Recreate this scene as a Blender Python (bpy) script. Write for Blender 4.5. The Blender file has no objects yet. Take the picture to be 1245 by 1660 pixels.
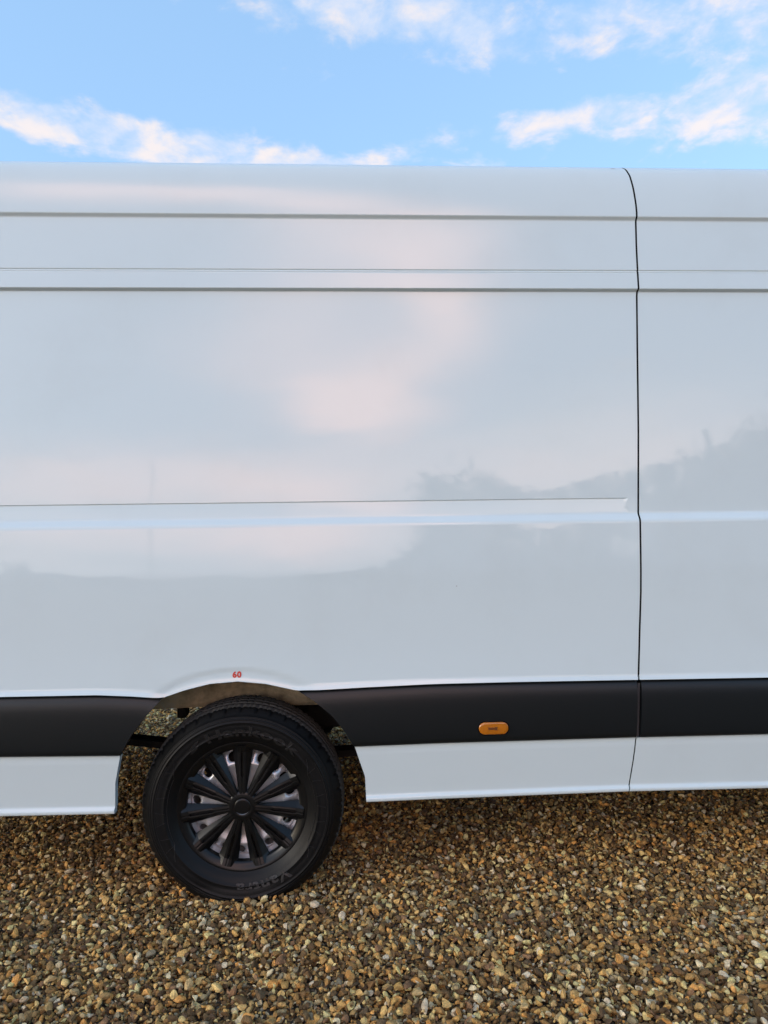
import bpy, bmesh, math, random
import numpy as np
from mathutils import Vector, Matrix
rng = np.random.default_rng(7)
random.seed(7)
R = math.radians
S = bpy.context.scene
COL = S.collection

# ------------------------------------------------------------------ camera
cam_d = bpy.data.cameras.new('camera'); cam = bpy.data.objects.new('camera', cam_d); COL.objects.link(cam)
cam_d.sensor_fit = 'VERTICAL'; cam_d.sensor_height = 36.0
cam_d.lens = 36.0 * 1151.0 / 1660.0
cam_d.clip_start = 0.05; cam_d.clip_end = 3000
xv = Vector((0.99874840, -0.04829342, -0.01301448))       # camera right
fv = Vector((0.04829750, 0.99883299, 0.0))                # camera forward
uv = Vector((0.01299933, -0.00062781, 0.99991531))        # camera up
cam.matrix_world = Matrix(((xv.x, uv.x, -fv.x, 0.41095), (xv.y, uv.y, -fv.y, -2.58791),
                           (xv.z, uv.z, -fv.z, 1.42367), (0, 0, 0, 1)))
S.camera = cam

# ------------------------------------------------------------------ node helpers
class G:
    """tiny wrapper for building node graphs"""
    def __init__(s, tree): s.t = tree; s.n = tree.nodes; s.l = tree.links
    def new(s, typ, **kw):
        n = s.n.new(typ)
        for k, v in kw.items(): setattr(n, k, v)
        return n
    def put(s, sock, v):
        if v is None: return
        if hasattr(v, 'is_output'): s.l.new(v, sock)
        else: sock.default_value = v
    def m(s, op, a, b=None, c=None, clamp=False):
        n = s.new('ShaderNodeMath', operation=op, use_clamp=clamp)
        for i, v in enumerate((a, b, c)): s.put(n.inputs[i], v)
        return n.outputs[0]
    def v(s, op, a, b=None):
        n = s.new('ShaderNodeVectorMath', operation=op)
        s.put(n.inputs[0], a); s.put(n.inputs[1], b)
        return n.outputs['Value'] if op in ('DOT_PRODUCT', 'LENGTH') else n.outputs[0]
    def mix(s, f, a, b, blend='MIX'):
        n = s.new('ShaderNodeMix', data_type='RGBA', blend_type=blend)
        s.put(n.inputs[0], f); s.put(n.inputs[6], a); s.put(n.inputs[7], b)
        return n.outputs[2]
    def ss(s, x, a, b):
        n = s.new('ShaderNodeMapRange', interpolation_type='SMOOTHSTEP')
        s.put(n.inputs[0], x); s.put(n.inputs[1], a); s.put(n.inputs[2], b)
        return n.outputs[0]
    def noise(s, vec, scale, detail=4, rough=0.55, dist=0.0):
        n = s.new('ShaderNodeTexNoise')
        s.put(n.inputs['Vector'], vec); s.put(n.inputs['Scale'], scale); s.put(n.inputs['Detail'], detail)
        s.put(n.inputs['Roughness'], rough); s.put(n.inputs['Distortion'], dist)
        return n
    def ramp(s, x, stops, interp='LINEAR'):
        n = s.new('ShaderNodeValToRGB'); cr = n.color_ramp; cr.interpolation = interp
        while len(cr.elements) < len(stops): cr.elements.new(0.5)
        for e, (p, c) in zip(cr.elements, stops): e.position = p; e.color = (*c, 1)
        s.put(n.inputs[0], x)
        return n.outputs[0]

# ------------------------------------------------------------------ sky and sun
SUN_EL, SUN_AZ = 19.0, -62.0          # azimuth measured from -Y (behind the camera) towards +X
W = bpy.data.worlds.new('World'); S.world = W; W.use_nodes = True
g = G(W.node_tree); g.n.clear()
out = g.new('ShaderNodeOutputWorld'); bg = g.new('ShaderNodeBackground')
g.l.new(bg.outputs[0], out.inputs[0])
SKY_STRENGTH = 0.15
bg.inputs[1].default_value = SKY_STRENGTH
sd = Vector((math.sin(R(SUN_AZ)) * math.cos(R(SUN_EL)), -math.cos(R(SUN_AZ)) * math.cos(R(SUN_EL)), math.sin(R(SUN_EL))))
sky = g.new('ShaderNodeTexSky', sky_type='NISHITA')
sky.sun_disc = False; sky.sun_elevation = R(SUN_EL); sky.sun_rotation = math.atan2(sd.x, sd.y)
sky.air_density = 1.0; sky.dust_density = 1.0; sky.ozone_density = 1.5
tc = g.new('ShaderNodeTexCoord'); dirv = g.v('NORMALIZE', tc.outputs['Generated'])
sx = g.new('ShaderNodeSeparateXYZ'); g.l.new(dirv, sx.inputs[0]); X, Y, Z = sx.outputs
el = g.m('ARCSINE', Z)
az_f = g.m('ARCTAN2', X, Y)
az_b = g.m('ARCTAN2', X, g.m('MULTIPLY', Y, -1.0))
def vec3(a, b):
    n = g.new('ShaderNodeCombineXYZ'); g.put(n.inputs[0], a); g.put(n.inputs[1], b); return n.outputs[0]
def blobs(azs, lst):
    base = vec3(azs, el); tot = None
    for (a, e, sa, se, amp) in lst:
        d = g.v('MULTIPLY', g.v('SUBTRACT', base, (R(a), R(e), 0)), (1 / R(sa), 1 / R(se), 0))
        q = g.m('EXPONENT', g.m('MULTIPLY', g.v('DOT_PRODUCT', d, d), -1.0))
        tot = g.m('MULTIPLY_ADD', q, amp, 0.0 if tot is None else tot)
    return tot
zz = g.m('ADD', g.m('MAXIMUM', Z, 0.0), 0.14)
pl = vec3(g.m('DIVIDE', X, zz), g.m('DIVIDE', Y, zz))
n_broad = g.noise(pl, 1.3, 3, 0.5).outputs[0]
n_mid = g.noise(pl, 9.0, 8, 0.58, 0.3).outputs[0]
n_fine = g.noise(g.v('ADD', pl, (3.1, 7.7, 0)), 20.0, 5, 0.55, 0.2).outputs[0]
cov = blobs(az_f, [(-23, 26.9, 6, 1.3, .95), (-17.5, 26.4, 6, 1.4, .9), (-11, 26.5, 6, 1.7, .95), (-4.5, 25.6, 5, 1.2, .85),
                   (-2, 35.5, 6, 2.4, .8), (5, 35.3, 5, 2.2, .8), (10.5, 33.5, 4, 2.6, .8), (19, 33.6, 6, 2.6, .66),
                   (30, 32.0, 4, 3.5, .62), (25, 32.5, 6, 2.4, .45), (0, 26.1, 5, .8, .5), (8, 27.8, 5, 1.2, .5), (20, 28.4, 4, 1.1, .6), (26, 26.6, 7, 2.2, .8), (33, 27, 5, 3, .7), (15.5, 27.6, 4.5, 1.1, .7),
                   (4, 26.6, 3.4, 0.9, .55), (11, 25.6, 4, 0.9, .7), (-2.8, 31.4, 3, 0.9, .55), (-12, 35, 5, 1.6, .35)])
gen = g.m('MULTIPLY', g.ss(n_broad, 0.54, 0.72), g.ss(g.m('ABSOLUTE', az_f), 0.60, 0.95))
cov = g.m('ADD', cov, g.m('MULTIPLY', gen, 0.8), clamp=True)
val = g.m('ADD', g.m('ADD', g.m('MULTIPLY', n_mid, 0.62), g.m('MULTIPLY', n_fine, 0.38)), g.m('MULTIPLY', cov, 0.40))
cm = g.ss(val, 0.66, 0.98)
# broad rose-tinted evening cloud on the side of the low sun (seen only mirrored in the paint)
warp = g.m('MULTIPLY_ADD', g.noise(pl, 2.6, 4, 0.55).outputs[0], 0.16, -0.08)
azw = g.m('ADD', az_b, warp)
rose = blobs(azw, [(1.0, 14.8, 5.2, 3.3, 1.1), (4.5, 19.0, 4.0, 3.0, .60), (9.0, 23.0, 4.0, 4.0, .85), (6.5, 30.5, 6.0, 4.5, .85),
                   (-2, 37, 7, 4.5, .80), (-13, 40.5, 8, 4.5, .85), (-25, 39, 8, 5, .6), (-6, 19.5, 7, 4.5, .45), (-3, 27, 6, 6, .38),
                   (-13, 8.6, 12, 2.4, .62), (-22, 6.5, 10, 2.6, .40), (-4, 6.4, 7, 2.6, .75), (12, 8.0, 12, 3.0, .28), (24, 9.5, 12, 4, .30)])
rose = g.m('MULTIPLY', rose, g.m('MULTIPLY_ADD', n_broad, 1.0, 0.45), clamp=True)
CL = 1.0 / SKY_STRENGTH
# thin even veil of high cirrus over the whole sky
glow = blobs(azw, [(22, 9, 13, 6, .8), (4, 8, 12, 4.5, .22)])
sky_c = g.mix(0.45, sky.outputs[0], (0.290 * CL, 0.500 * CL, 0.775 * CL, 1))
cloud_c = g.mix(g.ss(n_mid, 0.42, 0.68), (0.42 * CL, 0.46 * CL, 0.55 * CL, 1), (0.64 * CL, 0.54 * CL, 0.475 * CL, 1))
c1 = g.mix(g.m('MULTIPLY', cm, 0.74), sky_c, cloud_c)
c1 = g.mix(g.m('MULTIPLY', glow, 0.7, clamp=True), c1, (1.35 * CL, 1.25 * CL, 1.05 * CL, 1))
c2 = g.mix(g.m('MULTIPLY', rose, 0.9), c1, (2.85 * CL, 1.62 * CL, 1.22 * CL, 1))
bank = blobs(azw, [(-24, 0.0, 16, 4.6, 1.0), (-4, 0.0, 16, 4.6, 1.0), (10, 0.0, 12, 3.5, .5)])      # dull cloud bank low on the horizon
c2 = g.mix(g.m('MULTIPLY', bank, 0.92, clamp=True), c2, (0.52 * CL, 0.47 * CL, 0.47 * CL, 1))
g.l.new(c2, bg.inputs[0])

sun_d = bpy.data.lights.new('sun', 'SUN'); sun = bpy.data.objects.new('sun', sun_d); COL.objects.link(sun)
sun_d.energy = 0.5; sun_d.angle = R(18); sun_d.color = (1.0, 0.91, 0.80)
sun.rotation_euler = sd.to_track_quat('Z', 'Y').to_euler()
S.view_settings.view_transform = 'Standard'; S.view_settings.look = 'None'
S.view_settings.exposure = 0.85; S.view_settings.gamma = 1.0
S.view_settings.use_curve_mapping = False
S.render.engine = 'CYCLES'
S.cycles.use_denoising = True
S.cycles.max_bounces = 6

# ------------------------------------------------------------------ materials
def mat(name):
    m = bpy.data.materials.new(name); m.use_nodes = True
    return m, G(m.node_tree), m.node_tree.nodes['Principled BSDF']
def simple(name, col, rough, metal=0.0, spec=0.5, bump=None, coat=0.0, var=0.0):
    m, q, b = mat(name)
    b.inputs['Base Color'].default_value = (*col, 1); b.inputs['Roughness'].default_value = rough
    b.inputs['Metallic'].default_value = metal; b.inputs['Specular IOR Level'].default_value = spec
    b.inputs['Coat Weight'].default_value = coat
    tcn = q.new('ShaderNodeTexCoord').outputs['Object']
    if var:
        nz = q.noise(tcn, 9.0, 6, 0.6).outputs[0]
        c = q.mix(nz, (*[x * (1 - var) for x in col], 1), (*[x * (1 + var) for x in col], 1))
        q.l.new(c, b.inputs['Base Color'])
        q.l.new(q.m('MULTIPLY_ADD', nz, 0.3, rough - 0.15), b.inputs['Roughness'])
    if bump:
        sc, st, di = bump
        bn = q.new('ShaderNodeBump'); bn.inputs['Strength'].default_value = st; bn.inputs['Distance'].default_value = di
        q.l.new(q.noise(tcn, sc, 3, 0.5).outputs[0], bn.inputs['Height']); q.l.new(bn.outputs[0], b.inputs['Normal'])
    return m
def paint():
    m, q, b = mat('white_paint')
    tcn = q.new('ShaderNodeTexCoord').outputs['Object']
    dirt = q.noise(tcn, 2.2, 6, 0.6).outputs[0]
    b.inputs['Base Color'].default_value = (0.78, 0.79, 0.78, 1)
    q.l.new(q.mix(q.ss(dirt, 0.45, 0.8), (0.592, 0.692, 0.728, 1), (0.568, 0.660, 0.690, 1)), b.inputs['Base Color'])
    b.inputs['Roughness'].default_value = 0.5; b.inputs['Specular IOR Level'].default_value = 0.2
    b.inputs['Coat Weight'].default_value = 1.0; b.inputs['Coat Roughness'].default_value = 0.012; b.inputs['Coat IOR'].default_value = 1.62
    stretch = q.v('MULTIPLY', tcn, (0.55, 1.0, 1.4))
    h1 = q.noise(stretch, 3.2, 2, 0.5).outputs[0]; h2 = q.noise(tcn, 170.0, 2, 0.5).outputs[0]
    hh = q.m('ADD', q.m('MULTIPLY', h1, 0.0016), q.m('MULTIPLY', h2, 0.000022))
    bn = q.new('ShaderNodeBump'); bn.inputs['Strength'].default_value = 1.0; bn.inputs['Distance'].default_value = 1.0
    q.l.new(hh, bn.inputs['Height']); q.l.new(bn.outputs[0], b.inputs['Coat Normal'])
    return m
M_PAINT = paint()
M_PLASTIC = simple('black_textured_plastic', (0.0040, 0.0062, 0.0080), 0.36, spec=0.42, bump=(900, 0.25, 0.0006))
M_ENDCAP = simple('grey_plastic_end', (0.05, 0.052, 0.058), 0.5)
M_DARK = simple('underbody_black', (0.012, 0.012, 0.012), 0.8)
M_SEAL = simple('rubber_seal', (0.003, 0.003, 0.004), 0.8, spec=0.1)
M_RUBBER = simple('tyre_rubber', (0.0042, 0.0046, 0.0052), 0.46, spec=0.22, bump=(260, 0.2, 0.0006), var=0.25)
M_TREAD = simple('tyre_tread_dusty', (0.065, 0.065, 0.062), 0.8, bump=(200, 0.4, 0.001), var=0.5)
M_LETTER = simple('tyre_letter_rubber', (0.015, 0.015, 0.016), 0.42, spec=0.40)
M_COVER = simple('black_wheel_cover', (0.0038, 0.0041, 0.0047), 0.30, spec=0.36, bump=(500, 0.1, 0.0004))
M_STEEL = simple('silver_painted_steel', (0.60, 0.61, 0.63), 0.30, metal=0.5, var=0.08)
M_RED = simple('red_print', (0.55, 0.055, 0.035), 0.45)
M_GLASS = simple('dark_glass', (0.01, 0.012, 0.014), 0.05, coat=1.0)
M_BARK = simple('bark', (0.07, 0.055, 0.04), 0.9, bump=(20, 0.8, 0.03))
M_POLE = simple('weathered_pole_wood', (0.10, 0.085, 0.07), 0.9)
def mud():
    m, q, b = mat('mud_stained_steel')
    tcn = q.new('ShaderNodeTexCoord').outputs['Object']
    n1 = q.noise(q.v('MULTIPLY', tcn, (1.0, 1.0, 0.45)), 11, 7, 0.65).outputs[0]
    n2 = q.noise(q.v('MULTIPLY', tcn, (0.6, 1.0, 1.0)), 60, 4, 0.6).outputs[0]
    c = q.ramp(q.m('ADD', q.m('MULTIPLY', n1, 0.7), q.m('MULTIPLY', n2, 0.3)),
               [(0.30, (0.20, 0.175, 0.12)), (0.46, (0.44, 0.37, 0.235)), (0.56, (0.60, 0.49, 0.30)), (0.66, (0.56, 0.50, 0.38))])
    q.l.new(c, b.inputs['Base Color']); b.inputs['Roughness'].default_value = 0.85
    bn = q.new('ShaderNodeBump'); bn.inputs['Strength'].default_value = 0.6; bn.inputs['Distance'].default_value = 0.004
    q.l.new(n2, bn.inputs['Height']); q.l.new(bn.outputs[0], b.inputs['Normal'])
    return m
M_MUD = mud()
def amber():
    m, q, b = mat('amber_lens')
    tcn = q.new('ShaderNodeTexCoord').outputs['Object']
    sp = q.new('ShaderNodeSeparateXYZ'); q.l.new(tcn, sp.inputs[0])
    w = q.new('ShaderNodeTexWave', wave_type='BANDS', bands_direction='X'); w.inputs['Scale'].default_value = 75; w.inputs['Distortion'].default_value = 0.6
    q.l.new(tcn, w.inputs['Vector'])
    nz = q.noise(tcn, 70, 3, 0.6).outputs[0]
    f = q.m('ADD', q.m('MULTIPLY', w.outputs[0 if len(w.outputs) == 1 else 1], 0.35), q.m('MULTIPLY', nz, 0.75))
    q.l.new(q.mix(f, (0.62, 0.15, 0.003, 1), (0.92, 0.32, 0.012, 1)), b.inputs['Base Color'])
    b.inputs['Roughness'].default_value = 0.12; b.inputs['Transmission Weight'].default_value = 0.45; b.inputs['IOR'].default_value = 1.49; b.inputs['Coat Weight'].default_value = 1.0; b.inputs['Coat Roughness'].default_value = 0.05
    return m
M_AMBER = amber()
M_BULB = simple('bulb_holder_brown', (0.13, 0.04, 0.006), 0.4)
def leafmat(name, col):
    m, q, b = mat(name)
    oi = q.new('ShaderNodeTexCoord').outputs['Object']
    nz = q.noise(oi, 0.9, 4, 0.6).outputs[0]
    q.l.new(q.mix(nz, (*[c * 0.5 for c in col], 1), (*[c * 1.5 for c in col], 1)), b.inputs['Base Color'])
    b.inputs['Roughness'].default_value = 0.7
    return m
M_CONIFER = leafmat('conifer_foliage', (0.030, 0.045, 0.022))
M_BROAD = leafmat('broadleaf_foliage', (0.045, 0.060, 0.022))
M_HEDGE = leafmat('hedge_foliage', (0.040, 0.052, 0.024))
def stonemat():
    m, q, b = mat('flint_gravel')
    rnd = q.new('ShaderNodeObjectInfo').outputs['Random']
    P = [(.50, .29, .095), (.13, .068, .026), (.30, .175, .062), (.075, .043, .020), (.58, .385, .16), (.19, .125, .052),
         (.52, .26, .075), (.26, .20, .11), (.23, .125, .042), (.78, .60, .33), (.095, .055, .024), (.36, .235, .095),
         (.105, .068, .036), (.44, .22, .062), (.16, .090, .036), (.64, .45, .20), (.22, .185, .125), (.27, .150, .050),
         (.10, .060, .026), (.70, .53, .29), (.21, .115, .060), (.40, .235, .075), (.62, .44, .21), (.085, .050, .028),
         (.55, .345, .13), (.12, .075, .034), (.33, .205, .082), (.46, .33, .16)]
    c = q.ramp(rnd, [(i / len(P), (min(.84, p[0] * 1.55 + .010), min(.69, p[1] * 1.52 + .008), min(.46, p[2] * 1.36 + .004))) for i, p in enumerate(P)], 'CONSTANT')
    tcn = q.new('ShaderNodeTexCoord').outputs['Object']
    off = q.new('ShaderNodeCombineXYZ'); q.put(off.inputs[0], q.m('MULTIPLY', rnd, 37.0)); q.put(off.inputs[1], q.m('MULTIPLY', rnd, 91.0))
    pos = q.v('ADD', tcn, off.outputs[0])
    n1 = q.noise(pos, 1.3, 5, 0.62).outputs[0]; n2 = q.noise(pos, 5.0, 3, 0.6).outputs[0]
    c = q.mix(q.ss(n1, 0.30, 0.75), q.mix(1.0, c, (0.55, 0.53, 0.52, 1), 'MULTIPLY'), q.mix(1.0, c, (1.18, 1.18, 1.18, 1), 'MULTIPLY'))
    c = q.mix(q.m('MULTIPLY', q.ss(n2, 0.58, 0.75), 0.45), c, (0.10, 0.07, 0.04, 1))
    q.l.new(c, b.inputs['Base Color'])
    b.inputs['Roughness'].default_value = 0.68; b.inputs['Specular IOR Level'].default_value = 0.3
    bn = q.new('ShaderNodeBump'); bn.inputs['Strength'].default_value = 0.35; bn.inputs['Distance'].default_value = 0.15
    q.l.new(q.noise(pos, 4.0, 4, 0.6).outputs[0], bn.inputs['Height']); q.l.new(bn.outputs[0], b.inputs['Normal'])
    return m
M_STONE = stonemat()
def groundmat():
    m, q, b = mat('gravel_bed')
    tcn = q.new('ShaderNodeTexCoord').outputs['Object']
    vo = q.new('ShaderNodeTexVoronoi'); vo.inputs['Scale'].default_value = 62; q.l.new(tcn, vo.inputs['Vector'])
    sp = q.new('ShaderNodeSeparateXYZ'); q.l.new(vo.outputs['Color'], sp.inputs[0])
    c = q.ramp(sp.outputs[0], [(0, (.10, .06, .03)), (.25, (.22, .13, .055)), (.45, (.36, .23, .09)), (.6, (.15, .13, .10)), (.75, (.48, .32, .14)), (.92, (.62, .48, .26))], 'CONSTANT')
    c = q.mix(q.ss(vo.outputs['Distance'], 0.3, 0.7), c, (.03, .02, .012, 1))
    grass = q.mix(q.noise(tcn, 3.0, 6, 0.6).outputs[0], (.035, .05, .018, 1), (.085, .10, .035, 1))
    ln = q.v('LENGTH', q.v('SUBTRACT', tcn, (0, 2, 0)))
    edge = q.m('ADD', ln, q.m('MULTIPLY', q.noise(tcn, 0.5, 3, 0.5).outputs[0], 5.0))
    q.l.new(q.mix(q.ss(edge, 25.0, 27.0), c, grass), b.inputs['Base Color'])
    b.inputs['Roughness'].default_value = 0.85
    bn = q.new('ShaderNodeBump'); bn.inputs['Strength'].default_value = 0.8; bn.inputs['Distance'].default_value = 0.008; bn.invert = True
    q.l.new(vo.outputs['Distance'], bn.inputs['Height']); q.l.new(bn.outputs[0], b.inputs['Normal'])
    return m
M_GROUND = groundmat()

# ------------------------------------------------------------------ mesh helpers
def link(name, me, material=None, parent=None, smooth=True):
    o = bpy.data.objects.new(name, me); COL.objects.link(o)
    if material is not None and not me.materials: me.materials.append(material)
    if smooth: me.polygons.foreach_set('use_smooth', [True] * len(me.polygons))
    if parent is not None:
        o.parent = parent; o.matrix_parent_inverse = Matrix.Translation(-world_loc(parent))
    return o
def world_loc(o):
    v = o.location.copy(); p = o.parent
    while p is not None: v += 0 * v; p = p.parent
    return v
def pydata(name, v, f, material=None, parent=None, smooth=True):
    me = bpy.data.meshes.new(name); me.from_pydata([tuple(map(float, p)) for p in v], [], [tuple(map(int, q)) for q in f]); me.update()
    return link(name, me, material, parent, smooth)
def frombm(name, bm, material=None, parent=None, smooth=True):
    bmesh.ops.recalc_face_normals(bm, faces=bm.faces)
    me = bpy.data.meshes.new(name); bm.to_mesh(me); bm.free()
    return link(name, me, material, parent, smooth)
def grid_faces(nr, nc, base=0, flip=False):
    f = []
    for i in range(nr - 1):
        for j in range(nc - 1):
            a = base + i * nc + j
            q = (a, a + 1, a + nc + 1, a + nc)
            f.append(q[::-1] if flip else q)
    return f
def box(bm, x0, x1, y0, y1, z0, z1, bev=0.0):
    vs = [bm.verts.new(p) for p in ((x0, y0, z0), (x1, y0, z0), (x1, y1, z0), (x0, y1, z0), (x0, y0, z1), (x1, y0, z1), (x1, y1, z1), (x0, y1, z1))]
    fs = [bm.faces.new([vs[i] for i in q]) for q in ((0, 3, 2, 1), (4, 5, 6, 7), (0, 1, 5, 4), (1, 2, 6, 5), (2, 3, 7, 6), (3, 0, 4, 7))]
    if bev:
        es = list({e for f in fs for e in f.edges})
        bmesh.ops.bevel(bm, geom=es, offset=bev, segments=2, affect='EDGES', profile=0.5)
def tube(bm, pts, rad, n=10, caps=True):
    rings = []
    pts = [Vector(p) for p in pts]
    for i, p in enumerate(pts):
        t = (pts[min(i + 1, len(pts) - 1)] - pts[max(i - 1, 0)]).normalized()
        a = t.orthogonal().normalized() if i == 0 else (a - t * a.dot(t)).normalized()
        b = t.cross(a); r = rad[i] if hasattr(rad, '__len__') else rad
        rings.append([bm.verts.new(p + a * (r * math.cos(2 * math.pi * k / n)) + b * (r * math.sin(2 * math.pi * k / n))) for k in range(n)])
    for r0, r1 in zip(rings, rings[1:]):
        for k in range(n): bm.faces.new((r0[k], r0[(k + 1) % n], r1[(k + 1) % n], r1[k]))
    if caps: bm.faces.new(rings[0][::-1]); bm.faces.new(rings[-1])
def thing(name, label, cat, loc=(0, 0, 0), group=None):
    o = bpy.data.objects.new(name, None); COL.objects.link(o); o.location = loc; o.empty_display_size = 0.3
    o['label'] = label; o['category'] = cat
    if group: o['group'] = group
    return o
def lerp(x, xs, ys): return float(np.interp(x, xs, ys))

# ------------------------------------------------------------------ ground
gm = bpy.data.meshes.new('gravel_ground')
rr = [0, 4, 8, 16, 32, 64, 128, 260, 520, 1100]; nseg = 48
gv = [(0, 0, 0)]; gf = []
for r in rr[1:]:
    for k in range(nseg): gv.append((r * math.cos(2 * math.pi * k / nseg), r * math.sin(2 * math.pi * k / nseg), 0))
for k in range(nseg): gf.append((0, 1 + k, 1 + (k + 1) % nseg))
for i in range(len(rr) - 2):
    for k in range(nseg):
        a = 1 + i * nseg; b = a + nseg
        gf.append((a + k, b + k, b + (k + 1) % nseg, a + (k + 1) % nseg))
ground = pydata('gravel_ground', np.array(gv) + np.array([0, 0, -0.012]), gf, M_GROUND, smooth=False)
ground['kind'] = 'structure'

# ------------------------------------------------------------------ van body
VAN = thing('white_van', 'white panel van with black side moulding and black wheel cover, parked on gravel', 'van', (1.8, 1.0, 0))
WID = 2.0     # body width, Y runs 0 .. 2
def seamx(z):
    return lerp(z, [.36, .37, .494, .576, .793, .9075, 1.113, 1.3835, 1.39, 1.411, 1.715, 2.046, 2.24, 2.26, 2.434, 2.564, 2.60, 2.660, 2.715, 2.750, 2.775],
                [1.4350, 1.4357, 1.4532, 1.4616, 1.4692, 1.4777, 1.4895, 1.4975, 1.4978, 1.4985, 1.5091, 1.517, 1.5225, 1.5245, 1.5249, 1.5285, 1.527, 1.522, 1.514, 1.504, 1.486])
# tilt (degrees from vertical) of the side against height
TZ = [0.70, 0.80, 0.86, 0.92, 1.00, 1.10, 1.150, 1.158, 1.166, 1.174, 1.184, 1.200, 1.212, 1.222, 1.372, 1.380, 1.388, 1.402, 1.408, 1.414, 1.70, 2.00, 2.24, 2.2545, 2.257, 2.263, 2.2655, 2.28, 2.330, 2.335, 2.529, 2.5335, 2.538, 2.544, 2.549, 2.642, 2.687, 2.717, 2.742, 2.760, 2.770, 2.775]
TT = [5.0, 5.0, 4.6, 3.2, 1.8, 1.6, 1.8, 2.0, 2.3, 2.3, 2.3, 2.6, 4.0, 4.3, 4.2, 16., 40., 38., 12., 2.6, 2.9, 3.4, 3.8, 4.0, -62, -62, 6.5, 6.5, 6.8, 5.0, 5.5, -14, -38, -38, 4.5, 9., 13., 19., 31., 50., 72., 86.]
ZTOP = 2.775
zf = np.arange(0.70, ZTOP + .001, 0.0005)
tf = np.interp(zf, TZ, TT)
yf = np.concatenate([[0], np.cumsum(np.tan(np.radians((tf[1:] + tf[:-1]) / 2)) * 0.0005)])
yf -= np.interp(1.0, zf, yf) - 0.002
def groove(z, c, w, d): return d * np.exp(-((z - c) / w) ** 2)
yf = yf + groove(zf, 2.3345, 0.0022, 0.0030) + groove(zf, 2.3265, 0.0016, 0.0012)
def prof(z): return np.interp(z, zf, yf)
# row heights: follow the curvature
rows = [0.875]
while rows[-1] < ZTOP - 1e-4:
    z = rows[-1]; t = np.interp(z, TZ, TT); fine = min(abs(z - c) for c in (1.206, 1.38, 1.40, 1.463, 2.26, 2.331, 2.541))
    st = 0.0012 if fine < 0.018 else (0.0035 if fine < 0.04 or z > 2.7 else 0.014)
    if z > 2.745: st = 0.0015
    rows.append(min(z + st, ZTOP))
rows = np.array(rows)
ZB_X = [-1.65, -.84, -.4946, -.375, -.2665, -.189, -.101, 0, .098, .2085, .30, .4547, .703, 1.0, 1.462, 1.968, 3.0]
ZB_Z = [.789, .788, .7857, .7783, .7688, .7935, .8135, .820, .8095, .7835, .7845, .7895, .7955, .7955, .7925, .789, .785]
def zb_upper(x): return lerp(x, ZB_X, ZB_Z)
def zb_mould(x):
    return lerp(x, [-1.65, -.84, -.4946, -.375, -.2665, .2085, .30, .4547, .703, 1.0, 1.462, 1.968, 3.0],
                [.789, .788, .7857, .7783, .7688, .7835, .7845, .7895, .7955, .7955, .7925, .789, .785])
ARCL = ([.30, .349, .464, .563, .639, .70, .769, .7935, .8135], [-.449, -.4481, -.4423, -.4215, -.377, -.330, -.266, -.189, -.101])
ARCR = ([.30, .361, .458, .5716, .63, .686, .744, .7835, .8086], [.4585, .4582, .4545, .418, .383, .341, .275, .2085, .098])
def arcl(z): return lerp(z, *ARCL)
def arcr(z): return lerp(z, *ARCR)

def recess(x, z):
    """shallow pocket above the swage line that stops short of the seam"""
    end = 1.457 + 0.004 * math.sin((z - 1.40) * 110)
    f = min(1, max(0, (end - x) / 0.006)); f = f * f * (3 - 2 * f)
    if z < 1.406 or z > 1.4655: return 0.0
    if z > 1.4632: return f * 0.0034 * (1.4655 - z) / 0.0023
    return f * 0.0034 * (z - 1.406) / 0.0572
def arch_flat(x, z):
    """flattened flange zone round the wheel arch"""
    d = math.sqrt(((x + 0.01) / 0.325) ** 2 + ((z - 0.70) / 0.165) ** 2)
    f = min(1, max(0, (1 - d) / 0.05)); return f * f * (3 - 2 * f) * 0.0035
def upper_panel(name, xs, left, right, pocket):
    """body side above the black moulding; left/right are functions of height giving the panel's ends"""
    V = []; NB = 9; zrows = list(rows)
    nc = len(xs)
    for k in range(NB + len(zrows)):
        for j, xc in enumerate(xs):
            if k < NB:
                zb = zb_upper(xc); u = k / NB; u = 1 - (1 - u) ** 1.6 if False else u ** 1.5
                z = zb + (0.875 - zb) * u
            else: z = zrows[k - NB]; zb = zb_upper(xc)
            lx, rx = left(z), right(z)
            x = lx + (rx - lx) * xc_norm(xc, xs)
            if left is const_left or True:
                # keep x of interior columns fixed, shear only the columns near a seam
                x = xc
                wl = max(0, 1 - (xc - xs[0]) / 0.12); wr = max(0, 1 - (xs[-1] - xc) / 0.12)
                x += wl * (lx - xs[0]) + wr * (rx - xs[-1])
            y = prof(z)
            fl = math.exp(-((z - zb) / 0.010) ** 2)
            inarch = 1.0 if -.27 < xc < .21 else 0.0
            y -= fl * (0.005 if not inarch else 0.0015)
            if pocket: y += recess(x, z)
            y += arch_flat(x, z)
            V.append((x, y, z))
    nr = NB + len(zrows)
    F = grid_faces(nr, nc)
    # returns: bottom edge, left end, right end folded inwards
    def ret(idx, dy, dz=0.0, dx=0.0, flip=False):
        b = len(V)
        for i in idx: p = V[i]; V.append((p[0] + dx, p[1] + dy, p[2] + dz))
        for a in range(len(idx) - 1):
            q = (idx[a], b + a, b + a + 1, idx[a + 1]); F.append(q[::-1] if flip else q)
    ret(list(range(nc)), 0.030, 0.002)
    ret([i * nc for i in range(nr)], 0.018, flip=True)
    ret([i * nc + nc - 1 for i in range(nr)], 0.018)
    o = pydata(name, V, F, M_PAINT, VAN); o.data.set_sharp_from_angle(angle=R(40))
    return o
def xc_norm(x, xs): return (x - xs[0]) / (xs[-1] - xs[0])
const_left = lambda z: -1.62
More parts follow.
